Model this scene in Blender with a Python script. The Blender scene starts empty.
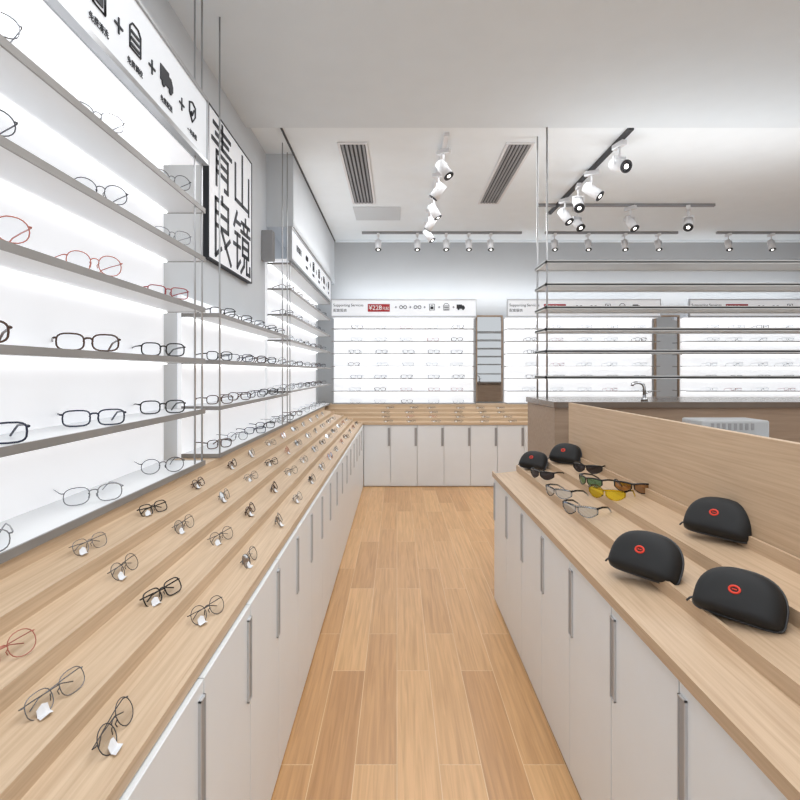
import bpy, math, random
from mathutils import Vector, Matrix, Euler
random.seed(7)
sc = bpy.context.scene
COL = sc.collection
try:
    sc.view_settings.view_transform = 'Standard'
    sc.view_settings.look = 'None'
except Exception: pass

# ------------------------------------------------------------ materials
def srgb(r, g, b):
    f = lambda c: (c/255/12.92) if c/255 <= .04045 else ((c/255+.055)/1.055)**2.4
    return (f(r), f(g), f(b), 1)
def mat(name, col, rough=.5, metal=0, emit=None, es=0, noise=.03):
    m = bpy.data.materials.new(name); m.use_nodes = True
    nt = m.node_tree; b = nt.nodes['Principled BSDF']
    b.inputs['Roughness'].default_value = rough
    b.inputs['Metallic'].default_value = metal
    if noise:
        tc = nt.nodes.new('ShaderNodeTexCoord'); n = nt.nodes.new('ShaderNodeTexNoise')
        n.inputs['Scale'].default_value = 6
        nt.links.new(tc.outputs['Object'], n.inputs['Vector'])
        r = nt.nodes.new('ShaderNodeValToRGB')
        r.color_ramp.elements[0].position = .3; r.color_ramp.elements[1].position = .7
        r.color_ramp.elements[0].color = [c*(1-noise) for c in col[:3]]+[1]
        r.color_ramp.elements[1].color = [min(1, c*(1+noise)) for c in col[:3]]+[1]
        nt.links.new(n.outputs['Fac'], r.inputs['Fac']); nt.links.new(r.outputs['Color'], b.inputs['Base Color'])
    else:
        b.inputs['Base Color'].default_value = col
    if es:
        b.inputs['Emission Color'].default_value = emit or col
        b.inputs['Emission Strength'].default_value = es
    return m
def wood(name, c1, c2, scale=(1.5, 30, 30), rough=.45):
    m = bpy.data.materials.new(name); m.use_nodes = True
    nt = m.node_tree; b = nt.nodes['Principled BSDF']; L = nt.links.new
    tc = nt.nodes.new('ShaderNodeTexCoord'); mp = nt.nodes.new('ShaderNodeMapping')
    mp.inputs['Scale'].default_value = scale
    n = nt.nodes.new('ShaderNodeTexNoise'); n.inputs['Scale'].default_value = 3; n.inputs['Detail'].default_value = 6
    n.inputs['Distortion'].default_value = .4
    r = nt.nodes.new('ShaderNodeValToRGB'); r.color_ramp.elements[0].position = .3; r.color_ramp.elements[1].position = .7
    r.color_ramp.elements[0].color = c1; r.color_ramp.elements[1].color = c2
    L(tc.outputs['Object'], mp.inputs['Vector']); L(mp.outputs['Vector'], n.inputs['Vector'])
    L(n.outputs['Fac'], r.inputs['Fac']); L(r.outputs['Color'], b.inputs['Base Color'])
    b.inputs['Roughness'].default_value = rough
    return m
def floor_mat():
    m = bpy.data.materials.new('oak_plank_floor'); m.use_nodes = True
    nt = m.node_tree; b = nt.nodes['Principled BSDF']; L = nt.links.new
    tc = nt.nodes.new('ShaderNodeTexCoord'); sp = nt.nodes.new('ShaderNodeSeparateXYZ'); cb = nt.nodes.new('ShaderNodeCombineXYZ')
    L(tc.outputs['Object'], sp.inputs[0]); L(sp.outputs['Y'], cb.inputs['X']); L(sp.outputs['X'], cb.inputs['Y'])
    br = nt.nodes.new('ShaderNodeTexBrick')
    br.inputs['Scale'].default_value = 1; br.inputs['Brick Width'].default_value = .95; br.inputs['Row Height'].default_value = .15
    br.inputs['Mortar Size'].default_value = .0015; br.inputs['Mortar Smooth'].default_value = .3; br.offset = .37; br.offset_frequency = 2
    br.inputs['Color1'].default_value = srgb(217, 172, 122); br.inputs['Color2'].default_value = srgb(193, 145, 96)
    br.inputs['Mortar'].default_value = srgb(228, 198, 158)
    L(cb.outputs[0], br.inputs['Vector'])
    mp = nt.nodes.new('ShaderNodeMapping'); mp.inputs['Scale'].default_value = (1.6, 42, 1)
    L(cb.outputs[0], mp.inputs['Vector'])
    add = nt.nodes.new('ShaderNodeVectorMath'); add.operation = 'MULTIPLY_ADD'
    L(br.outputs['Color'], add.inputs[0]); add.inputs[1].default_value = (40, 40, 40); L(mp.outputs[0], add.inputs[2])
    n = nt.nodes.new('ShaderNodeTexNoise'); n.inputs['Scale'].default_value = 1.6; n.inputs['Detail'].default_value = 8; n.inputs['Distortion'].default_value = .7
    L(add.outputs[0], n.inputs['Vector'])
    r = nt.nodes.new('ShaderNodeValToRGB'); r.color_ramp.elements[0].position = .28; r.color_ramp.elements[1].position = .64
    r.color_ramp.elements[0].color = (.78, .74, .67, 1); r.color_ramp.elements[1].color = (1.04, 1.04, 1.03, 1)
    L(n.outputs['Fac'], r.inputs['Fac'])
    mx = nt.nodes.new('ShaderNodeMixRGB'); mx.blend_type = 'MULTIPLY'; mx.inputs[0].default_value = 1
    L(br.outputs['Color'], mx.inputs[1]); L(r.outputs[0], mx.inputs[2]); L(mx.outputs[0], b.inputs['Base Color'])
    b.inputs['Roughness'].default_value = .33
    return m
def lens_mat(name, col, fac=.14):
    m = bpy.data.materials.new(name); m.use_nodes = True
    nt = m.node_tree; nt.nodes.clear(); L = nt.links.new
    o = nt.nodes.new('ShaderNodeOutputMaterial'); t = nt.nodes.new('ShaderNodeBsdfTransparent'); g = nt.nodes.new('ShaderNodeBsdfGlossy')
    t.inputs[0].default_value = col; g.inputs['Roughness'].default_value = .03
    lw = nt.nodes.new('ShaderNodeLayerWeight'); lw.inputs[0].default_value = fac
    x = nt.nodes.new('ShaderNodeMixShader'); L(lw.outputs['Fresnel'], x.inputs[0]); L(t.outputs[0], x.inputs[1]); L(g.outputs[0], x.inputs[2]); L(x.outputs[0], o.inputs[0])
    return m

M = dict(
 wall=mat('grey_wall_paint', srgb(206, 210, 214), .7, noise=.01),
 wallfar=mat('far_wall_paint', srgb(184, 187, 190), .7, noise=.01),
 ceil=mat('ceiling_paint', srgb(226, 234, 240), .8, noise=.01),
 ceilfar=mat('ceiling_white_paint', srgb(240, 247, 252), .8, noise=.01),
 panelc=mat('access_panel_paint', srgb(208, 214, 219), .8, noise=.01),
 floor=floor_mat(),
 white=mat('white_lacquer', srgb(231, 235, 238), .35, noise=.01),
 lit=mat('lit_acrylic', srgb(228, 229, 231), .5, 0, srgb(250, 251, 255), .40, noise=.01),
 litfar=mat('bright_lit_acrylic', srgb(228, 229, 231), .5, 0, srgb(252, 253, 255), .55, noise=.01),
 led=mat('led_strip', srgb(255, 255, 255), .4, 0, (.98, .99, 1, 1), 1.8, noise=0),
 shelf=mat('shelf_white', srgb(226, 228, 230), .4, noise=.01),
 edge=mat('shelf_edge_grey', srgb(142, 139, 136), .45, .2, noise=.08),
 island=mat('satin_silver_shelf', srgb(206, 207, 207), .4, .0, noise=.04),
 steel=mat('brushed_steel', srgb(185, 186, 188), .3, .8, noise=.04),
 chrome=mat('chrome', srgb(215, 216, 218), .1, 1, noise=0),
 dark=mat('dark_trim', srgb(45, 46, 50), .5, noise=.05),
 ink=mat('sign_ink', srgb(30, 32, 38), .6, noise=0),
 handle=mat('aluminium_handle', srgb(198, 199, 201), .35, .3, noise=.05),
 slot=mat('handle_recess', srgb(158, 158, 160), .4, .2, noise=.05),
 tray=wood('pale_oak', srgb(192, 165, 135), srgb(214, 189, 160), (1.2, 42, 42)),
 tray2=wood('oak_veneer', srgb(184, 156, 127), srgb(204, 178, 149), (1.2, 42, 42)),
 panel=wood('oak_veneer_panel', srgb(184, 156, 127), srgb(202, 176, 147), (42, 1.0, 42)),
 desk=wood('walnut_desk', srgb(146, 125, 106), srgb(160, 139, 119), (1.2, 14, 14)),
 desktop=mat('dark_desk_top', srgb(104, 90, 78), .2, noise=.08),
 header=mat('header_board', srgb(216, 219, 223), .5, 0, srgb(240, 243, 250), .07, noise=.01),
 headerglow=mat('lit_header_board', srgb(216, 219, 223), .5, 0, srgb(245, 247, 252), .28, noise=.01),  # glow added to the material to brighten dim boards, no lamp inside
 red=mat('red_print', srgb(165, 20, 32), .5, noise=0),
 whiteink=mat('white_print', srgb(245, 245, 245), .5, noise=0),
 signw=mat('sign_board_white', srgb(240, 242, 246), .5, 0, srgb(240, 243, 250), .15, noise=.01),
 vent=mat('vent_grey', srgb(150, 150, 152), .5, .2, noise=.04),
 ventd=mat('vent_dark', srgb(60, 60, 62), .7, noise=.04),
 plastic=mat('office_plastic', srgb(176, 178, 180), .5, noise=.02),
 lampw=mat('lamp_white', srgb(226, 226, 228), .35, noise=.01),
 lampe=mat('lamp_emitter', srgb(255, 250, 240), .3, 0, (1, .96, .9, 1), 4, noise=0),
 blackf=mat('case_black_fabric', srgb(26, 27, 29), .7, noise=.2),
 zip=mat('zipper_black', srgb(62, 63, 66), .35, noise=.1),
 emblem=mat('emblem_orange', srgb(225, 60, 38), .4, noise=.05),
 paper=mat('tag_paper', srgb(232, 233, 236), .7, noise=.04),
 mirror=mat('mirror_glass', srgb(200, 202, 204), .02, 1, noise=0),
 f_black=mat('frame_black', srgb(22, 22, 24), .25, noise=.1),
 f_gun=mat('frame_gunmetal', srgb(66, 67, 72), .35, .5, noise=.05),
 f_silver=mat('frame_silver', srgb(130, 132, 137), .25, .8, noise=.05),
 f_brown=mat('frame_tortoise', srgb(78, 52, 38), .25, noise=.5),
 f_red=mat('frame_burgundy', srgb(150, 45, 48), .3, noise=.2),
 f_blue=mat('frame_navy', srgb(38, 45, 66), .25, noise=.2),
 f_rose=mat('frame_rose_gold', srgb(185, 115, 100), .3, .4, noise=.1),
 lens=lens_mat('clear_lens', (.95, .96, .97, 1), .14),
 l_dark=lens_mat('smoke_lens', (.05, .05, .07, 1), .35),
 l_yel=lens_mat('yellow_lens', (.95, .85, .08, 1), .25),
 l_clear=lens_mat('pale_lens', (.74, .82, .92, 1), .35),
 l_grn=lens_mat('green_mirror_lens', (.12, .3, .14, 1), .5),
 l_red=lens_mat('orange_green_mirror_lens', (.42, .22, .06, 1), .5),
)

# ------------------------------------------------------------ geometry
class G:
    def __init__(s): s.v = []; s.f = []; s.m = []; s.s = []; s.cm = 0
    def _add(s, v, f, sm=False):
        o = len(s.v); s.v += [tuple(p) for p in v]
        for q in f: s.f.append([i+o for i in q]); s.m.append(s.cm); s.s.append(sm)
    def box(s, x0, x1, y0, y1, z0, z1):
        v = [(x, y, z) for z in (z0, z1) for y in (y0, y1) for x in (x0, x1)]
        s._add(v, [(0, 2, 3, 1), (4, 5, 7, 6), (0, 1, 5, 4), (2, 6, 7, 3), (0, 4, 6, 2), (1, 3, 7, 5)]); return s
    def tube(s, pts, r, closed=False, seg=6, r2=None):
        pts = [Vector(p) for p in pts]; n = len(pts); vs = []; fs = []
        up0 = None
        for i, p in enumerate(pts):
            if closed: t = pts[(i+1) % n]-pts[i-1]
            else: t = pts[min(i+1, n-1)]-pts[max(i-1, 0)]
            t.normalize()
            if up0 is None:
                a = Vector((0, 0, 1)) if abs(t.z) < .9 else Vector((0, 1, 0))
                up0 = (a-t*a.dot(t)).normalized()
            else:
                up0 = (up0-t*up0.dot(t))
                up0 = up0.normalized() if up0.length > 1e-6 else Vector((1, 0, 0))
            side = t.cross(up0)
            rr = r if r2 is None else r+(r2-r)*i/(n-1)
            for k in range(seg):
                a = 2*math.pi*k/seg
                vs.append(p+up0*math.cos(a)*rr+side*math.sin(a)*rr)
        for i in range(n if closed else n-1):
            j = (i+1) % n
            for k in range(seg):
                k2 = (k+1) % seg
                fs.append((i*seg+k, i*seg+k2, j*seg+k2, j*seg+k))
        if not closed:
            fs.append(tuple(range(seg))[::-1]); fs.append(tuple((n-1)*seg+k for k in range(seg)))
        s._add(vs, fs, True); return s
    def cyl(s, p0, p1, r0, r1=None, seg=16):
        return s.tube([p0, p1], r0, False, seg, r0 if r1 is None else r1)
    def prism(s, poly, x0, x1):
        n = len(poly)
        v = [(x0, a, b) for a, b in poly]+[(x1, a, b) for a, b in poly]
        f = [(i, (i+1) % n, n+(i+1) % n, n+i) for i in range(n)]+[tuple(range(n))[::-1], tuple(range(n, 2*n))]
        s._add(v, f); return s
    def plate(s, poly, y0, y1):
        n = len(poly)
        v = [(a, y0, b) for a, b in poly]+[(a, y1, b) for a, b in poly]
        f = [(i, (i+1) % n, n+(i+1) % n, n+i) for i in range(n)]+[tuple(range(n))[::-1], tuple(range(n, 2*n))]
        s._add(v, f); return s
    def mesh(s, name, *mats):
        me = bpy.data.meshes.new(name); me.from_pydata(s.v, [], s.f)
        for i, p in enumerate(me.polygons): p.material_index = s.m[i]; p.use_smooth = s.s[i]
        for m in mats: me.materials.append(m)
        me.update()
        import bmesh
        b = bmesh.new(); b.from_mesh(me); bmesh.ops.recalc_face_normals(b, faces=b.faces); b.to_mesh(me); b.free()
        return me
def tag(o, label=None, cat=None, group=None, kind=None):
    if label: o['label'] = label
    if cat: o['category'] = cat
    if group: o['group'] = group
    if kind: o['kind'] = kind
    return o
def obj(name, me, parent=None, loc=(0, 0, 0), rot=(0, 0, 0), bevel=0, **k):
    o = bpy.data.objects.new(name, me); COL.objects.link(o)
    o.location = loc; o.rotation_euler = rot
    if parent: o.parent = parent
    if bevel:
        b = o.modifiers.new('bevel', 'BEVEL'); b.width = bevel; b.segments = 2; b.limit_method = 'ANGLE'
    return tag(o, **k)
def empty(name, loc, rotz=0, **k):
    o = bpy.data.objects.new(name, None); COL.objects.link(o); o.empty_display_size = .1
    o.location = loc; o.rotation_euler = (0, 0, rotz); return tag(o, **k)
def structure(name, g, m):
    o = obj(name, g.mesh(name, m)); o['kind'] = 'structure'; return o
def text_mesh(body, size, m, name='lettering', width=None, ax='CENTER', off=0):
    cu = bpy.data.curves.new(name, 'FONT'); cu.body = body; cu.size = size; cu.extrude = .0008; cu.offset = off
    cu.align_x = ax; cu.align_y = 'CENTER'
    t = bpy.data.objects.new(name, cu); COL.objects.link(t)
    bpy.context.view_layer.update()
    dg = bpy.context.evaluated_depsgraph_get()
    me = bpy.data.meshes.new_from_object(t.evaluated_get(dg))
    me.name = name
    for v in me.vertices: v.co = (v.co.x, -v.co.z, v.co.y)
    me.materials.clear(); me.materials.append(m)
    bpy.data.objects.remove(t); bpy.data.curves.remove(cu)
    return me

# ------------------------------------------------------------ key dimensions
WX = -1.08
WY = 7.28
RX = 5.9
ZC = 3.15
ZF = 3.20
HP = math.pi/2

structure('floor', G().box(WX-.1, RX+.1, -1.5, WY+.1, -.1, 0), M['floor'])
structure('wall_left', G().box(WX-.1, WX, -1.5, WY+.1, 0, 3.4), M['wall'])
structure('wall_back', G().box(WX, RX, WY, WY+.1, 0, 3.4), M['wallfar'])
structure('wall_right', G().box(RX, RX+.1, -1.5, WY+.1, 0, 3.4), M['wall'])
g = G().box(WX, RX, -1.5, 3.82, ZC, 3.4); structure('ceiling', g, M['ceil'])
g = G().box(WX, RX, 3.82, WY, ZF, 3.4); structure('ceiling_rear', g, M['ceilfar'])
structure('trim_1', G().box(WX, -.855, 4.40, WY, 2.60, ZF), M['wall'])
structure('trim_2', G().box(-.855, -.845, 3.83, WY, ZF-.018, ZF-.001), M['dark'])
structure('trim_3', G().box(-.84, RX, WY-.02, WY, ZF-.03, ZF-.001), M['ceilfar'])

# ------------------------------------------------------------ lit shelf units
def icon_mesh(kind, s):
    g = G()
    if kind == 0:
        g.tube([(-.35*s, 0, -.45*s), (.35*s, 0, -.45*s), (.35*s, 0, .45*s), (-.35*s, 0, .45*s)], .05*s, True, 4)
        g.box(-.22*s, .22*s, -.002, .001, -.3*s, .1*s); g.box(-.1*s, .1*s, -.002, .001, .2*s, .32*s)
    elif kind == 1:
        for z in (-.35, -.12, .12): g.box(-.32*s, .32*s, -.002, .001, z*s, (z+.1)*s)
        g.tube([(-.4*s, 0, -.45*s), (.4*s, 0, -.45*s), (.4*s, 0, .3*s), (.2*s, 0, .5*s), (-.2*s, 0, .5*s), (-.4*s, 0, .3*s)], .04*s, True, 4)
    elif kind == 2:
        g.plate([(-.6*s, -.25*s), (.6*s, -.25*s), (.6*s, 0), (.42*s, .25*s), (.2*s, .25*s), (.2*s, .38*s), (-.6*s, .38*s)], -.002, .001)
        for x in (-.32, .35): g.plate([((x+.14*math.cos(a*.52))*s, (-.3+.14*math.sin(a*.52))*s) for a in range(12)], -.003, .001)
    elif kind == 3:
        for x in (-.3, .3): g.tube([(x*s+.22*s*math.cos(a*.4488), 0, .22*s*math.sin(a*.4488)) for a in range(14)], .05*s, True, 4)
        g.box(-.1*s, .1*s, -.002, .001, .02*s, .09*s)
    else:
        g.tube([(-.35*s, 0, .35*s), (0, 0, .48*s), (.35*s, 0, .35*s), (.35*s, 0, -.1*s), (0, 0, -.45*s), (-.35*s, 0, -.1*s)], .045*s, True, 4)
        g.tube([(-.15*s, 0, 0), (-.02*s, 0, -.15*s), (.2*s, 0, .18*s)], .05*s, False, 4)
    return g.mesh('icon', M['ink'])

def shelf_unit(loc, rot, W, D, shelves, th, zbase, ztop, header, rods, zceil, label, group=None, hm='header', lit='lit'):
    e = empty('wall_display_shelf', loc, rot, label=label, cat='display shelf', group=group)
    obj('back_panel', G().box(0, W, -.02, -.001, zbase, ztop).mesh('back_panel', M[lit]), e)
    for z in shelves:
        g = G(); g.box(.0, W, -D+.006, -.02, z+.003, z+th-.001); g.cm = 1
        g.box(0, W, -D, -D+.006, z, z+th)
        g.box(-.002, 0, -D, -.02, z, z+th); g.box(W, W+.002, -D, -.02, z, z+th)
        s = obj('shelf', g.mesh('shelf', M['shelf'], M['edge']), e)
        if z > zbase+.05:
            obj('light_strip', G().box(.02, W-.02, -.045, -.022, z-.005, z+.001).mesh('light_strip', M['led']), e)
    for x, y in rods:
        obj('hanging_rod', G().cyl((x, y, zbase), (x, y, zceil), .0045, seg=8).mesh('hanging_rod', M['steel']), e)
    if header:
        z0, z1 = header
        h = obj('header_board', G().box(0, W, -D-.004, -D+.02, z0, z1).mesh('header_board', M[hm]), e)
        g = G(); 
        g.box(-.008, W+.008, -D-.012, -D+.026, z0-.02, z0); g.box(-.008, W+.008, -D-.012, -D+.026, z1, z1+.012)
        g.box(-.008, 0, -D-.012, -D+.026, z0, z1); g.box(W, W+.008, -D-.012, -D+.026, z0, z1)
        obj('header_frame', g.mesh('header_frame', M['steel']), e)
        obj('top_panel', G().box(0, W, -D+.02, -.001, z0-.02, z0-.005).mesh('top_panel', M['lit']), e)
        obj('light_strip', G().box(.02, W-.02, -.05, -.022, z0-.027, z0-.021).mesh('light_strip', M['led']), e)
    return e
S1 = [2.12, 1.899, 1.67, 1.439, 1.212, .978]
near0 = .25
u1 = shelf_unit((WX, near0, 0), HP, 2.42-near0, .21, S1, .022, .978, 2.34, (2.36, 2.63),
    [(2.42-near0-.015, -.2), (2.42-near0-.10, -.2), (.6, -.2)], ZC, 'backlit white wall shelves of eyeglasses under an icon header board')
u2 = shelf_unit((WX, 2.62, 0), HP, 1.66, .21, S1[2:], .02, .978, 1.78, None, [(.01, -.205), (1.45, -.205), (1.63, -.205)], ZC,
    'backlit white wall shelves hung on steel rods below a square sign')
S3 = [2.28, 2.07, 1.86, 1.65, 1.44, 1.23, .9785]
u3 = shelf_unit((WX, 4.36, 0), HP, 2.60, .21, S3, .016, .978, 2.33, (2.33, 2.58), [(.02, -.2)], 2.60,
    'closely spaced backlit wall shelves with header board near the corner', hm='headerglow')
SF = [1.965, 1.80, 1.635, 1.47, 1.305, 1.14, .978]
far_units = []
for k, (a, b) in enumerate([(-.86, 1.04), (1.46, 3.47), (3.86, 5.75)]):
    far_units.append(shelf_unit((a, WY, 0), 0, b-a, .25, SF, .010, .978, 2.12, (2.14, 2.35), [], ZF,
      'backlit white shelves with eyeglasses and a printed service header', 'backlit shelves on the end wall', hm='headerglow', lit='litfar'))

def header_row(e, D, items, zc):
    hb = [c for c in e.children if c.name.startswith('header_board')][0]
    for kind, x, s, txt in items:
        if kind == 'plus':
            g = G(); g.box(-s/2, s/2, -.002, .001, -s*.07, s*.07); g.box(-s*.07, s*.07, -.002, .001, -s/2, s/2)
            obj('plus_sign', g.mesh('plus_sign', M['ink']), hb, (x, -D-.006, zc))
        elif kind == 'text':
            obj('lettering', text_mesh(txt, s, M['ink']), hb, (x, -D-.006, zc))
        elif kind == 'caption':
            obj('caption', text_mesh(txt, s, M['ink']), hb, (x, -D-.006, zc-.07))
        else:
            obj('icon', icon_mesh(kind, s), hb, (x, -D-.006, zc+.02))
caps = ['免费验光', '免费清洗', '免费调校', '免费配送', '一年质保']
it = []
for i, y in enumerate([1.30, 1.546, 1.76, 2.0, 2.25]):
    it.append(([3, 0, 1, 2, 4][i], y-near0, .09, ''))
    it.append(('caption', y-near0, .026, caps[i]))
for y in (1.42, 1.655, 1.88, 2.14): it.append(('plus', y-near0, .05, ''))
header_row(u1, .21, it, 2.475)
it = []
for i in range(5):
    it.append(([3, 0, 1, 2, 4][i], .75+.4*i, .10, '')); it.append(('caption', .75+.4*i, .03, caps[i]))
    if i < 4: it.append(('plus', .95+.4*i, .05, ''))
it.append(('text', .35, .06, '配套服务'))
header_row(u3, .21, it, 2.465)
for e in far_units:
    hb = [c for c in e.children if c.name.startswith('header_board')][0]
    z = 2.245
    obj('lettering', text_mesh('Supporting Services', .05, M['ink'], ax='LEFT'), hb, (.02, -.256, z+.035))
    obj('lettering', text_mesh('配套服务', .045, M['ink'], ax='LEFT'), hb, (.02, -.256, z-.035))
    rp = obj('price_panel', G().box(-.145, .145, -.002, .002, -.05, .05).mesh('price_panel', M['red']), hb, (.62, -.257, z))
    obj('price_lettering', text_mesh('¥228', .085, M['whiteink']), rp, (-.045, -.004, -.002))
    obj('price_lettering', text_mesh('元起', .045, M['whiteink']), rp, (.09, -.004, -.01))
    for i in range(5):
        obj('icon', icon_mesh([3, 3, 0, 1, 2][i], .09), hb, (.94+.19*i, -.256, z+.01))
        g = G(); g.box(-.015, .015, -.002, .001, -.003, .003); g.box(-.003, .003, -.002, .001, -.015, .015)
        obj('plus_sign', g.mesh('plus_sign', M['ink']), hb, (.845+.19*i, -.256, z+.01))

# square sign on the wall : angular stroke characters
e = empty('wall_sign', (WX, 2.97, 2.045), HP, label='square white shop sign with black frame and large black characters', cat='sign')
sw, sh = .87, .85
obj('board', G().box(0, sw, -.03, -.002, 0, sh).mesh('board', M['signw']), e)
g = G(); t = .008
g.box(-t, sw+t, -.034, -.001, -t, 0); g.box(-t, sw+t, -.034, -.001, sh, sh+t); g.box(-t, 0, -.034, -.001, 0, sh); g.box(sw, sw+t, -.034, -.001, 0, sh)
obj('frame', g.mesh('frame', M['ink']), e)
GLY = {
 'q': [[(1, 9), (9, 9)], [(2, 7.7), (8, 7.7)], [(.4, 6.4), (9.6, 6.4)], [(5, 10), (5, 6.4)], [(2.3, 0), (2.3, 5.1), (7.8, 5.1), (7.8, .2), (6.3, .2)], [(2.3, 3.6), (7.8, 3.6)], [(2.3, 2.1), (7.8, 2.1)]],
 's': [[(5, 9.6), (5, .8)], [(.9, 6.8), (.9, .8), (9.1, .8)], [(9.1, 6.8), (9.1, .2)]],
 'l': [[(5, 10), (5, 9)], [(4.5, 1.7), (1.9, .3), (1.9, 9), (8, 9), (8, 5), (1.9, 5)], [(1.9, 7), (8, 7)], [(4.2, 5), (9.4, .1)], [(8.8, 3.9), (6.5, 2.4)]],
 'j': [[(1.8, 10), (.2, 7.5)], [(1.3, 8.4), (3.7, 8.4)], [(.8, 6.3), (3.5, 6.3)], [(.1, 4.3), (3.7, 4.3)], [(2, 6.3), (2, .5), (3.7, 1.8)],
       [(7, 10.1), (7, 9)], [(4.6, 9), (9.6, 9)], [(5.7, 8.9), (6.1, 7.5)], [(8.4, 8.9), (8, 7.5)], [(4.3, 7.4), (9.9, 7.4)],
       [(5.2, 6.3), (9, 6.3), (9, 3.3), (5.2, 3.3), (5.2, 6.3)], [(5.2, 4.8), (9, 4.8)], [(6.4, 3.3), (6.1, 1.5), (4.3, .1)], [(7.8, 3.3), (7.8, .3), (9.9, .3), (9.9, 1.7)]]}
def glyph(key, size, wd):
    g = G(); k = size/10
    for st in GLY[key]:
        for (x0, z0), (x1, z1) in zip(st[:-1], st[1:]):
            a = Vector(((x0-5)*k, (z0-5)*k)); b = Vector(((x1-5)*k, (z1-5)*k)); d = (b-a).normalized()*wd/2; n = Vector((-d.y, d.x))
            g.plate([tuple(a-d-n), tuple(b+d-n), tuple(b+d+n), tuple(a-d+n)], -.003, .002)
    return g.mesh('character', M['ink'])
for ch, x, z in (('q', .228, .636), ('s', .642, .636), ('l', .228, .212), ('j', .642, .212)):
    obj('character', glyph(ch, .375, .024), e, (x, -.031, z))

# ------------------------------------------------------------ cabinets and trays
CH = .756
def cabinet(loc, rot, n, pw, D, label, group):
    e = empty('cabinet', loc, rot, label=label, cat='cabinet', group=group)
    obj('body', G().box(.001, n*pw-.001, .019, D, .0, CH-.002).mesh('body', M['white']), e)
    for i in range(n):
        d = obj('door', G().box(i*pw+.002, (i+1)*pw-.002, 0, .018, .012, CH-.005).mesh('door', M['white']), e, bevel=.0015)
        g = G(); x1 = (i+1)*pw-.004 if rot >= 0 else i*pw+.034; x0 = x1-.030; z1 = CH-.035; z0 = z1-.225
        g.box(x0, x0+.003, -.006, .0, z0, z1); g.box(x1-.003, x1, -.006, 0, z0, z1); g.box(x0, x1, -.006, 0, z1-.003, z1); g.box(x0, x1, -.006, 0, z0, z0+.003)
        g.cm = 1; g.box(x0+.003, x1-.003, -.004, 0, z0+.003, z1-.003)
        obj('handle', g.mesh('handle', M['handle'], M['slot']), d)
    return e
PW = .358
y = 1.13-3*PW
while y < 5.8:
    cabinet((-.409, y, 0), HP, 2, PW, .67, 'white two-door base cabinet with vertical aluminium pulls', 'white base cabinets along the shelf wall'); y += 2*PW
y = 3.28
while y > -.2:
    cabinet((.5986, y, 0), -HP, 2, PW, .46, 'white two-door base cabinet with vertical aluminium pulls', 'white base cabinets of the aisle display'); y -= 2*PW
RNEAR = y
x = -.405; 
for i in range(9):
    cabinet((x, 6.505, 0), 0, 2, .326, .77, 'white two-door base cabinet with slim grey pulls', 'white base cabinets along the end wall'); x += .652
def tray_profile(vs, zs, back, zb=CH):
    p = [(0, zb), (0, zs[0])]
    n = len(vs)-1
    for i in range(n):
        p += [(vs[i]+.010, zs[i]), (vs[i]+.010, zs[i]-.014), (vs[i+1], zs[i+1]-.038), (vs[i+1], zs[i+1])]
    p += [(back, zs[-1]), (back, zb)]
    return p
def surf(vs, zs, v):
    for i in range(len(vs)-1):
        if v <= vs[i+1]:
            t = (v-vs[i]-.01)/(vs[i+1]-vs[i]-.01); return zs[i]-.014+t*(zs[i+1]-.038-zs[i]+.014)
    return zs[-1]
LV = [0, .116, .231, .346, .461]; LZ = [.785, .83, .878, .927, .976]
RV = [0, .15, .30, .46]; RZ = [.785, .825, .87, .91]
def tray(loc, rot, L, prof, m, label):
    return obj('stepped_display_tray', G().prism(prof, 0, L).mesh('stepped_display_tray', m), None, loc, (0, 0, rot), label=label, cat='display tray')
tray((-.419, .056, 0), HP, 6.494-.056, tray_profile(LV, LZ, .66), M['tray'], 'long pale oak four-step tray displaying eyeglasses')
tray((-1.078, 6.495, 0), 0, 6.86, tray_profile(LV, LZ, .78), M['tray'], 'pale oak stepped tray along the end wall')
tray((.5886, 3.30, 0), -HP, 3.30-RNEAR, tray_profile(RV, RZ, .47), M['tray2'], 'oak stepped tray displaying sunglasses and cases')
obj('oak_back_panel', G().box(1.062, 1.085, RNEAR, 3.30, 0, 1.21).mesh('oak_back_panel', M['panel']), bevel=.002, label='upright oak veneer panel behind the sunglasses tray', cat='panel')

# ------------------------------------------------------------ eyeglasses
def rim(a, b, n, cx, cz, N=20, flat=0):
    pts = []
    for k in range(N):
        t = 2*math.pi*k/N; c, s_ = math.cos(t), math.sin(t)
        x = a*math.copysign(abs(c)**(2/n), c); z = b*math.copysign(abs(s_)**(2/n), s_)
        if z > 0: z *= 1-flat
        pts.append((cx+x, 0, cz+z))
    return pts
def temple_pts(sgn, xh, zh, folded, order):
    if folded:
        y0 = .006+.006*order
        return [(sgn*xh, .001, zh), (sgn*(xh+.001), y0, zh), (sgn*(xh-.03), y0+.003, zh-.001), (-sgn*(xh-.045), y0+.003, zh-.004), (-sgn*(xh-.022), y0+.002, zh-.014)]
    return [(sgn*xh, 0, zh), (sgn*(xh+.002), .01, zh), (sgn*(xh+.001), .06, zh-.001), (sgn*(xh-.002), .10, zh-.005), (sgn*(xh-.006), .122, zh-.018), (sgn*(xh-.009), .138, .002)]
STY = [
 (.0255, .0215, 2.1, .0012, 'f_gun', 0), (.0265, .019, 3.2, .0023, 'f_black', .05), (.0255, .0225, 2.2, .0013, 'f_rose', 0),
 (.027, .0185, 3.4, .0021, 'f_blue', .1), (.0265, .0185, 3, .0023, 'f_brown', 0), (.026, .020, 2.6, .0012, 'f_silver', .05), (.027, .017, 3.5, .0017, 'f_red', .1)]
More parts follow.
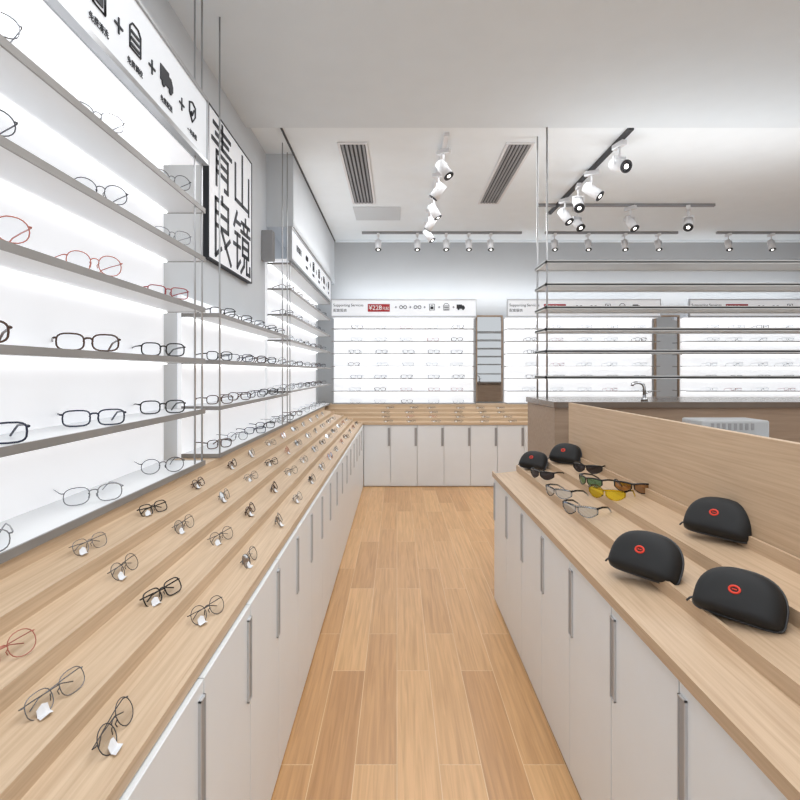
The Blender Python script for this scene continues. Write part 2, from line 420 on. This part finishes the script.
def build_glasses(st, folded, single=False, k=1.06):
    a, b, n, r, mn, fl = STY[st]; a *= k; b *= k
    if folded: r = r*.78
    c = a+.0085; cz = b+r; xh = c+a+.003; zh = cz+b*.45
    gf = G()
    for s_ in (-1, 1):
        gf.tube(rim(a, b, n, s_*c, cz, flat=fl), r, True, 6)
        gf.tube([(s_*(c+a*.93), 0, zh), (s_*xh, .001, zh)], r*1.2, False, 6)
        gf.tube([(s_*.011, .001, cz+.003), (s_*.0075, .006, cz-.002), (s_*.0095, .007, cz-.009)], .0011, False, 5)
    gf.tube([(-(c-a*.96), 0, cz+b*.35), (-.004, -.001, cz+b*.5), (.004, -.001, cz+b*.5), (c-a*.96, 0, cz+b*.35)], r*1.1, False, 6)
    def lensg(s_):
        g = G(); p = rim(a-.0005, b-.0005, n, s_*c, cz, flat=fl); g._add([(q[0], .0004, q[2]) for q in p], [tuple(range(len(p)))], False); return g
    def templeg(s_, o):
        g = G(); g.tube(temple_pts(s_, xh, zh, folded, o), max(r, .0010)*1.1, False, 6); return g
    def tagg():
        g = G()
        g._add([(-.050, -.003, .004), (-.036, -.008, .002), (-.024, -.003, .003), (-.022, -.001, .016), (-.037, -.006, .021), (-.047, -.002, .015), (-.054, -.012, .000), (-.038, -.017, .002), (-.027, -.013, -.001)],
               [(0, 1, 4, 5), (1, 2, 3, 4), (0, 6, 7, 1), (1, 7, 8, 2)]); return g
    mt = M[mn]
    if single:
        for s_ in (-1, 1):
            gf.tube(temple_pts(s_, xh, zh, folded, s_ > 0), max(r, .0013)*1.3, False, 5)
        gf.cm = 1
        for s_ in (-1, 1):
            q = lensg(s_); gf._add(q.v, q.f)
        if folded: gf.cm = 2; q = tagg(); gf._add(q.v, q.f)
        return gf.mesh('eyeglasses', mt, M['lens'], M['paper'])
    parts = [('frame', gf.mesh('frame', mt))]
    for s_ in (-1, 1):
        parts.append(('lens', lensg(s_).mesh('lens', M['lens'])))
        parts.append(('temple', templeg(s_, s_ > 0).mesh('temple', mt)))
    if folded: parts.append(('price_tag', tagg().mesh('price_tag', M['paper'])))
    return parts
PARTS = {(s, f): build_glasses(s, f) for s in range(7) for f in (0, 1)}
SING = {(s, f): build_glasses(s, f, True) for s in range(7) for f in (0, 1)}
SNAME = ['round gunmetal', 'black rectangular', 'round rose gold', 'navy plastic', 'tortoise brown', 'slim silver', 'burgundy rectangular']
def glasses(loc, rot, st, folded, single, group, where, scl=1.0):
    lab = f"{SNAME[st]} eyeglasses {where}"
    if single:
        o = obj('eyeglasses', SING[(st, folded)], None, loc, rot, label=lab, cat='eyeglasses', group=group)
        o.scale = (scl,)*3; return o
    e = empty('eyeglasses', loc, 0, label=lab, cat='eyeglasses', group=group); e.rotation_euler = rot; e.scale = (scl,)*3
    for n, me in PARTS[(st, folded)]: obj(n, me, e)
    return e
def tray_on_left(y, row, st):
    v = LV[row]+.050
    X = -.419-v; z = surf(LV, LZ, v-.014)+.002
    yaw = math.radians(random.uniform(68, 98))
    glasses((X, y, z), Euler((math.radians(random.uniform(-30, -20)), math.radians(random.uniform(-3, 3)), yaw)), st, 1, y > 3.6, 'eyeglasses on the stepped tray', 'folded with white tag on oak tray', .96)
for row in range(4):
    y = .53+.02*row
    while y < 6.3:
        tray_on_left(y+random.uniform(-.035, .035), row, random.choice([0, 0, 5, 0, 1, 2, 4, 5])); y += .41
pal = {0: [0, 5, 5, 0], 1: [0, 0, 0, 5], 2: [2, 2, 2, 6], 3: [1, 4, 4, 1], 4: [4, 3, 3, 1], 5: [5, 5, 5, 0]}
for i, z in enumerate(S1):
    for j, y in enumerate((.70, 1.16, 1.60, 2.12)):
        up = i < 3
        glasses((-.905 if up else -.925, y+random.uniform(-.03, .03), z+.0225), (0, 0, math.radians(random.uniform(50, 58) if up else random.uniform(36, 46))), pal[i][j], 0, False,
                'eyeglasses on backlit shelves', 'standing open on a white shelf', 1.26)
for i, z in enumerate(S1[2:]):
    for j, y in enumerate((2.80, 3.14, 3.48, 3.80, 4.10)):
        glasses((-.925+random.uniform(-.01, .01), y+random.uniform(-.03, .03), z+.0205), (0, 0, math.radians(random.uniform(38, 55))), random.choice([1, 1, 3, 4, 0]), 0, True,
                'eyeglasses on backlit shelves', 'standing open on a white shelf', 1.12)
for i, z in enumerate(S3[1:]):
    for j in range(6):
        glasses((-.93, 4.5+j*.41+random.uniform(-.03, .03), z+.0165), (0, 0, math.radians(random.uniform(40, 60))), random.choice([1, 3, 4, 0, 5]), 0, True,
                'eyeglasses on backlit shelves', 'standing open on a white shelf', 1.1)
for (a, b) in [(-.72, .98), (1.6, 3.4), (4.0, 5.7)]:
    for i, z in enumerate(SF):
        n = 5
        for j in range(n):
            x = a+(b-a)*(j+.5)/n+random.uniform(-.02, .02)
            glasses((x, WY-.225, z+.0105), (0, 0, math.radians(random.uniform(-12, 12))), random.choice([5, 0, 4, 0, 5, 6] if i not in (2, 4) else [1, 1, 3]), 0, True,
                    'eyeglasses on the end wall shelves', 'standing open on a white shelf', 1.12)
for row in (0, 1, 2, 3):
    for j in range(6):
        v = LV[row]+.060
        glasses((-.12+j*.3+random.uniform(-.05, .05), 6.495+v, surf(LV, LZ, v-.014)+.002), (math.radians(-30), 0, math.radians(random.uniform(-20, 20))), random.choice([0, 5, 5, 2]), 1, True,
                'eyeglasses on the end wall tray', 'folded with white tag on oak tray', .85)

# sports sunglasses
def sport(lm, fm, loc, rot, label):
    e = empty('sunglasses', loc, 0, label=label, cat='sunglasses', group='sunglasses on the aisle tray'); e.rotation_euler = rot; e.scale = (1.08,)*3
    gf = G()
    crv = lambda x: .022*(x/.07)**2
    top = lambda u: .046+.004*math.sin(u*3.1)
    bot = lambda u: .006+.014*(1-u)**3*1.5+.020*u**3
    pts = [(x/100, crv(x/100), top(abs(x)/7)) for x in [-7, -6, -5, -4, -3, -2, -1, 0, 1, 2, 3, 4, 5, 6, 7]]
    gf.tube(pts, .0036, False, 6)
    for s_ in (-1, 1):
        gf.tube([(s_*(.006+.064*u/8), crv(.006+.064*u/8), bot(u/8)) for u in range(9)], .002, False, 5)
        gf.tube([(s_*.006, crv(.006), bot(0)), (s_*.004, 0, top(0))], .0026, False, 5)
        gf.tube([(s_*.07, crv(.07), bot(1)), (s_*.071, crv(.07), top(1))], .0030, False, 5)
    obj('frame', gf.mesh('frame', fm), e)
    for s_ in (-1, 1):
        g = G(); N = 8; vs = []; fs = []
        for u in range(N+1):
            x = .006+.064*u/N
            for w in range(4): vs.append((s_*x, crv(x)-.001*math.sin(w*1.05), bot(u/N)+(top(u/N)-bot(u/N))*w/3))
        for u in range(N):
            for w in range(3): fs.append((u*4+w, u*4+w+1, (u+1)*4+w+1, (u+1)*4+w))
        g._add(vs, fs, True); obj('lens', g.mesh('lens', lm), e)
        g = G(); g.tube([(s_*.071, .022, .046), (s_*.073, .05, .045), (s_*.072, .09, .036), (s_*.066, .118, .018), (s_*.064, .132, .003)], .0042, False, 6, .0026)
        obj('temple', g.mesh('temple', fm), e)
    return e
def onR(X): return surf(RV, RZ, X-.5886)+.002
for lm, fm, X, Y, yaw, lab in [
  ('l_dark', 'f_black', 1.0, 2.74, -45, 'black wraparound sunglasses with smoke lenses on oak tray'),
  ('l_dark', 'f_black', .79, 2.84, -55, 'black wraparound sunglasses with dark lenses beside a case'),
  ('l_clear', 'l_clear', .755, 2.44, -60, 'clear grey-lensed sports glasses on oak tray'),
  ('l_clear', 'l_clear', .75, 2.13, -50, 'pale clear-lensed sports glasses on oak tray'),
  ('l_grn', 'f_black', .91, 2.47, -70, 'black sports sunglasses with green mirrored lenses'),
  ('l_yel', 'l_yel', .895, 2.22, -45, 'sports sunglasses with bright yellow lenses'),
  ('l_red', 'f_black', 1.035, 2.27, -30, 'black and orange-green mirrored sunglasses by the panel')]:
    sport(M[lm], M[fm], (X-.03, Y, onR(X)), (math.radians(4), 0, math.radians(yaw)), lab)

# glasses cases : D-shaped zip cases
def case_parts(a=.088, b=.074, c=.038):
    N = 44; R = 10
    def outline(t, k=1.0):
        ct, st_ = math.cos(t), math.sin(t)
        if st_ >= 0:
            x = a*math.copysign(abs(ct)**.8, ct); y = b*1.05*abs(st_)**.85
        else:
            x = a*math.copysign(abs(ct)**.3, ct); y = -b*.42*abs(st_)**.4
        return x*k, y*k
    def shell(sgn, cc):
        vs = []; fs = []
        for j in range(R):
            ph = HP*j/(R-1); k = math.cos(ph)**.42 if j < R-1 else 0; h = math.sin(ph)**.9
            for i in range(N):
                x, y = outline(2*math.pi*i/N, k); vs.append((x, y, sgn*(.0012+cc*h)))
        for j in range(R-1):
            for i in range(N): fs.append((j*N+i, j*N+(i+1) % N, (j+1)*N+(i+1) % N, (j+1)*N+i))
        g = G(); g._add(vs, fs, True); return g
    lid = shell(1, c).mesh('lid', M['blackf']); base = shell(-1, c*.8).mesh('base', M['blackf'])
    z = G().tube([(*outline(2*math.pi*i/N, 1.012), 0) for i in range(N)], .0028, True, 6)
    z.tube([(-a*1.0, -.01, 0), (-a-.010, -.014, -.004), (-a-.016, -.022, -.006)], .0025, False, 6)
    e = G(); 
    e.tube([(.0105*math.cos(t*.3927), .022+.0075*math.sin(t*.3927), c+.0004) for t in range(16)], .0026, True, 6)
    e.tube([(-.005, .022, c+.001), (.005, .022, c+.001)], .0015, False, 5)
    return [('lid', lid), ('base', base), ('zipper', z.mesh('zipper', M['zip'])), ('emblem', e.mesh('emblem', M['emblem']))]
CP = case_parts()
def case(X, Y, z, yaw, tilt, sc_, label):
    e = empty('glasses_case', (X, Y, 1), 0, label=label, cat='glasses case', group='hard cases on the aisle tray')
    e.rotation_euler = (math.radians(tilt), 0, math.radians(yaw)); e.scale = (sc_,)*3
    for n, me in CP:
        o = obj(n, me, e)
        if n == 'emblem': o['label'] = 'orange-red oval emblem'
    R = e.rotation_euler.to_matrix()
    lo = min((R @ (v.co*sc_)).z for n, me in CP[:3] for v in me.vertices)
    e.location.z = z-lo-.004
case(.725, 1.56, .800, -56, 58, 1.2, 'black zipped hard case with red emblem leaning on tray step')
case(1.015, 1.685, .878, -58, 58, 1.15, 'black zipped hard case with red emblem against oak panel')
case(.80, 1.25, .818, -52, 56, 1.08, 'black zipped hard case with red emblem on the middle ledge')
case(.985, 3.12, .866, -50, 56, 1.1, 'small black zipped case against the oak panel')
case(.81, 3.17, .822, -50, 54, 1.02, 'small black zipped case on the tray end')

# ------------------------------------------------------------ reception counter + hanging shelves
e = empty('reception_counter', (1.02, 3.46, 0), 0, label='brown wooden reception counter behind the aisle display', cat='counter')
obj('body', G().box(.01, 3.6, .02, .74, 0, 1.165).mesh('body', M['desk']), e)
obj('countertop', G().box(0, 3.62, 0, .76, 1.166, 1.205).mesh('countertop', M['desktop']), e, bevel=.002)
e = empty('faucet', (1.68, 3.62, 1.205), 0, label='chrome gooseneck faucet on the reception counter', cat='faucet')
g = G().cyl((0, 0, 0), (0, 0, .02), .022, seg=16)
g.tube([(0, 0, .02), (0, 0, .09), (-.01, 0, .112), (-.03, 0, .122), (-.06, 0, .122), (-.08, 0, .112), (-.083, 0, .10)], .011, False, 10)
obj('spout', g.mesh('spout', M['chrome']), e)
obj('lever', G().tube([(.011, 0, .05), (.045, 0, .062)], .005, False, 8).mesh('lever', M['chrome']), e)
e = empty('side_table', (1.45, 2.55, 0), 0, label='white side table behind the oak panel', cat='table')
obj('tabletop', G().box(0, .8, 0, .5, .95, .98).mesh('tabletop', M['white']), e)
for a, b in ((0, 0), (.76, 0), (0, .46), (.76, .46)): obj('leg', G().box(a, a+.04, b, b+.04, 0, .95).mesh('leg', M['white']), e)
e = empty('printer', (1.60, 2.80, .98), 0, label='pale grey office printer on a side table', cat='printer')
obj('body', G().box(0, .36, 0, .20, 0, .165).mesh('body', M['plastic']), e, bevel=.01)
g = G()
for i in range(8): g.box(.05+.03*i, .065+.03*i, -.003, .001, .115, .15)
obj('grille', g.mesh('grille', M['vent']), e)
obj('paper_tray', G().box(.1, .3, -.08, .001, .04, .055).mesh('paper_tray', M['plastic']), e)

e = empty('hanging_shelf_rack', (1.06, 3.80, 0), 0, label='open rack of silver grey shelves hung from ceiling rods', cat='display rack')
for z in (1.357, 1.543, 1.70, 1.856, 2.02, 2.18):
    g = G().box(0, 2.6, 0, .30, z, z+.010); g.box(0, 2.6, 0, .012, z-.006, z+.016); g.box(0, 2.6, .288, .30, z-.006, z+.016)
    g.box(0, .01, 0, .3, z-.006, z+.016); g.box(2.59, 2.6, 0, .3, z-.006, z+.016)
    obj('shelf', g.mesh('shelf', M['island']), e)
for x in (.015, 2.585):
    for y in (.02, .28): obj('rod', G().cyl((x, y, 1.206), (x, y, ZF if y > .1 else ZC), .007, seg=8).mesh('rod', M['steel']), e)

for a, b in ((1.09, 1.42), (3.52, 3.82)):
    e = empty('wall_mirror', (a, WY, 1.0), 0, label='tall mirror with thin brown frame between backlit shelves', cat='mirror', group='mirrors on the end wall')
    W = b-a
    obj('glass', G().box(0, W, -.03, -.002, 0, 1.15).mesh('glass', M['mirror']), e)
    g = G(); g.box(-.015, 0, -.05, -.001, -.0, 1.15); g.box(W, W+.015, -.05, -.001, 0, 1.15); g.box(-.015, W+.015, -.05, -.001, 1.15, 1.17)
    obj('frame', g.mesh('frame', M['desk']), e)

e = empty('wall_speaker', (WX, 4.28, 2.53), HP, label='slim grey speaker box on the wall above the shelves', cat='speaker')
obj('body', G().box(-.04, .04, -.09, -.001, -.24, 0).mesh('body', M['vent']), e, bevel=.004)
obj('grille', G().box(-.03, .03, -.093, -.09, -.23, -.01).mesh('grille', M['edge']), e)

# ------------------------------------------------------------ ceiling fittings
def vent(x0, x1, y0, y1):
    e = empty('ceiling_vent', ((x0+x1)/2, (y0+y1)/2, ZF), 0, label='long grey slatted air vent set in white ceiling', cat='air vent', group='ceiling air vents')
    w = (x1-x0)/2; l = (y1-y0)/2
    g = G(); t = .02
    g.box(-w, w, -l, -l+t, -.012, -.0); g.box(-w, w, l-t, l, -.012, 0); g.box(-w, -w+t, -l+t, l-t, -.012, 0); g.box(w-t, w, -l+t, l-t, -.012, 0)
    obj('frame', g.mesh('frame', M['lampw']), e)
    g = G(); n = 6
    for i in range(n):
        x = -w+t+(2*w-2*t)*(i+.5)/n; g.box(x-.009, x+.009, -l+t, l-t, -.010, -.003)
    obj('louvre', g.mesh('louvre', M['vent']), e)
    obj('duct', G().box(-w+t, w-t, -l+t, l-t, -.002, -.0).mesh('duct', M['ventd']), e)
vent(-.47, -.23, 4.17, 5.68); vent(.86, 1.08, 4.17, 5.68)
structure('trim_4', G().box(-.48, .04, 5.80, 6.30, ZF-.008, ZF), M['panelc'])

def track(x0, x1, y0, y1, m='lampw', lab='white ceiling lighting track'):
    obj('light_track', G().box(x0, x1, y0, y1, ZF-.028, ZF).mesh('light_track', M[m]), label=lab, cat='light track', group='ceiling lighting tracks')
track(.355, .39, 4.0, 6.6); track(1.70, 1.735, 3.9, 6.0, 'dark', 'dark ceiling lighting track')
track(1.5, 3.4, 5.69, 5.725, 'vent'); track(-.45, 1.6, 6.82, 6.855, 'vent'); track(1.9, 3.6, 6.82, 6.855, 'vent'); track(4.1, 5.6, 6.82, 6.855, 'vent')
def spot_proto():
    g1 = G().box(-.016, .016, -.05, .05, -.03, 0)
    g2 = G().cyl((0, 0, -.03), (0, 0, -.085), .007, seg=8); g2.box(-.043, .043, -.007, .007, -.092, -.085); g2.box(-.043, -.040, -.01, .01, -.14, -.085); g2.box(.040, .043, -.01, .01, -.14, -.085)
    g3 = G().cyl((0, 0, .06), (0, 0, -.07), .036, .038, 20)
    g4 = G().tube([(.034*math.cos(i*.3142), .034*math.sin(i*.3142), -.072) for i in range(20)], .006, True, 6)
    g4.cyl((0, 0, -.069), (0, 0, -.072), .034, seg=20)
    g5 = G().cyl((0, 0, -.072), (0, 0, -.075), .014, seg=16)
    return [g1.mesh('adapter', M['lampw']), g2.mesh('bracket', M['lampw']), g3.mesh('housing', M['lampw']), g4.mesh('trim_ring', M['dark']), g5.mesh('bulb', M['lampe'])]
SP = spot_proto()
def spot(x, y, tilt, yaw, real=0, big=1.0):
    e = empty('track_spotlight', (x, y, ZF-.028), math.radians(yaw), label='white cylindrical track spotlight tilted toward displays', cat='spotlight', group='ceiling track spotlights')
    e.scale = (big,)*3
    obj('adapter', SP[0], e); obj('bracket', SP[1], e)
    h = obj('housing', SP[2], e, (0, 0, -.14), (math.radians(tilt), 0, 0))
    obj('trim_ring', SP[3], h); obj('bulb', SP[4], h)
    if real:
        ld = bpy.data.lights.new('spot_lamp', 'SPOT'); ld.energy = real; ld.spot_size = 1.3; ld.spot_blend = .8; ld.shadow_soft_size = .05; ld.color = (1, .98, .95)
        lo = bpy.data.objects.new('spot_lamp', ld); COL.objects.link(lo); lo.location = (0, 0, -.082); lo.parent = h
for y, t, w in ((4.25, -35, 60), (4.75, 40, 70), (5.35, -30, 90), (5.8, 35, 60), (6.3, -35, 80)): spot(.372, y, t, w, 22, 1.1)
for y, t, w in ((4.12, -65, 15), (4.7, -50, 60), (5.05, -45, -10), (5.45, -35, 40)): spot(1.717, y, t, w, 20, 1.25)
for x, t, w in ((1.93, -40, 20), (2.50, -35, 30), (3.12, -45, -30)): spot(x, 5.707, t, w, 20, 1.25)
for x in (-.24, .26, .63, .92, 1.2): spot(x, 6.837, -20, 0, 6)
for x in (2.02, 2.45, 2.92, 3.35): spot(x, 6.837, -20, 0, 6)
for x in (4.25, 4.8, 5.3): spot(x, 6.837, -20, 0, 6)

# ------------------------------------------------------------ lights
def area(name, loc, sx, sy, en, rot=(0, 0, 0), col=(.955, .98, 1)):
    ld = bpy.data.lights.new(name, 'AREA'); ld.shape = 'RECTANGLE'; ld.size = sx; ld.size_y = sy; ld.energy = en; ld.color = col
    o = bpy.data.objects.new(name, ld); COL.objects.link(o); o.location = loc; o.rotation_euler = rot; return o
area('added_fill_near', (.3, 1.2, 3.12), 1.4, 3.0, 50)  # added soft fill over the aisle for counters and floor, no fitting here
area('added_fill_far', (.6, 5.3, 3.14), 2.2, 2.4, 42)  # added general fill over the far half, besides the track spots
area('added_fill_side', (3.6, 3.0, 3.12), 2.5, 4.0, 48)  # added fill for the right side of the room, no fixture modelled
area('added_uplight_end', (2.4, 7.02, 2.40), 6.4, .12, 14, (math.radians(118), 0, 0))  # added upward fill above the end headers, brightens the rear ceiling
area('added_uplight_rack', (2.36, 3.98, 2.22), 2.4, .2, 10, (math.pi, 0, 0))  # unseen uplight added on the rack top to lift the ceiling
area('added_uplight_shelf', (-.80, 5.6, 2.60), .06, 2.4, 2.5, (0, math.radians(-150), 0))  # added uplight along the left header, not a shop fitting
w = bpy.data.worlds.new('world'); sc.world = w; w.use_nodes = True
w.node_tree.nodes['Background'].inputs[0].default_value = (.945, .975, 1, 1)
w.node_tree.nodes['Background'].inputs[1].default_value = 1.05

cam = bpy.data.cameras.new('camera'); co = bpy.data.objects.new('camera', cam); COL.objects.link(co)
co.location = (0, 0, 1.4); co.rotation_euler = (HP, 0, 0)
cam.lens = 533/800*36; cam.sensor_width = 36; cam.shift_x = 3/800; cam.shift_y = -28/800; cam.clip_start = .05
sc.camera = co
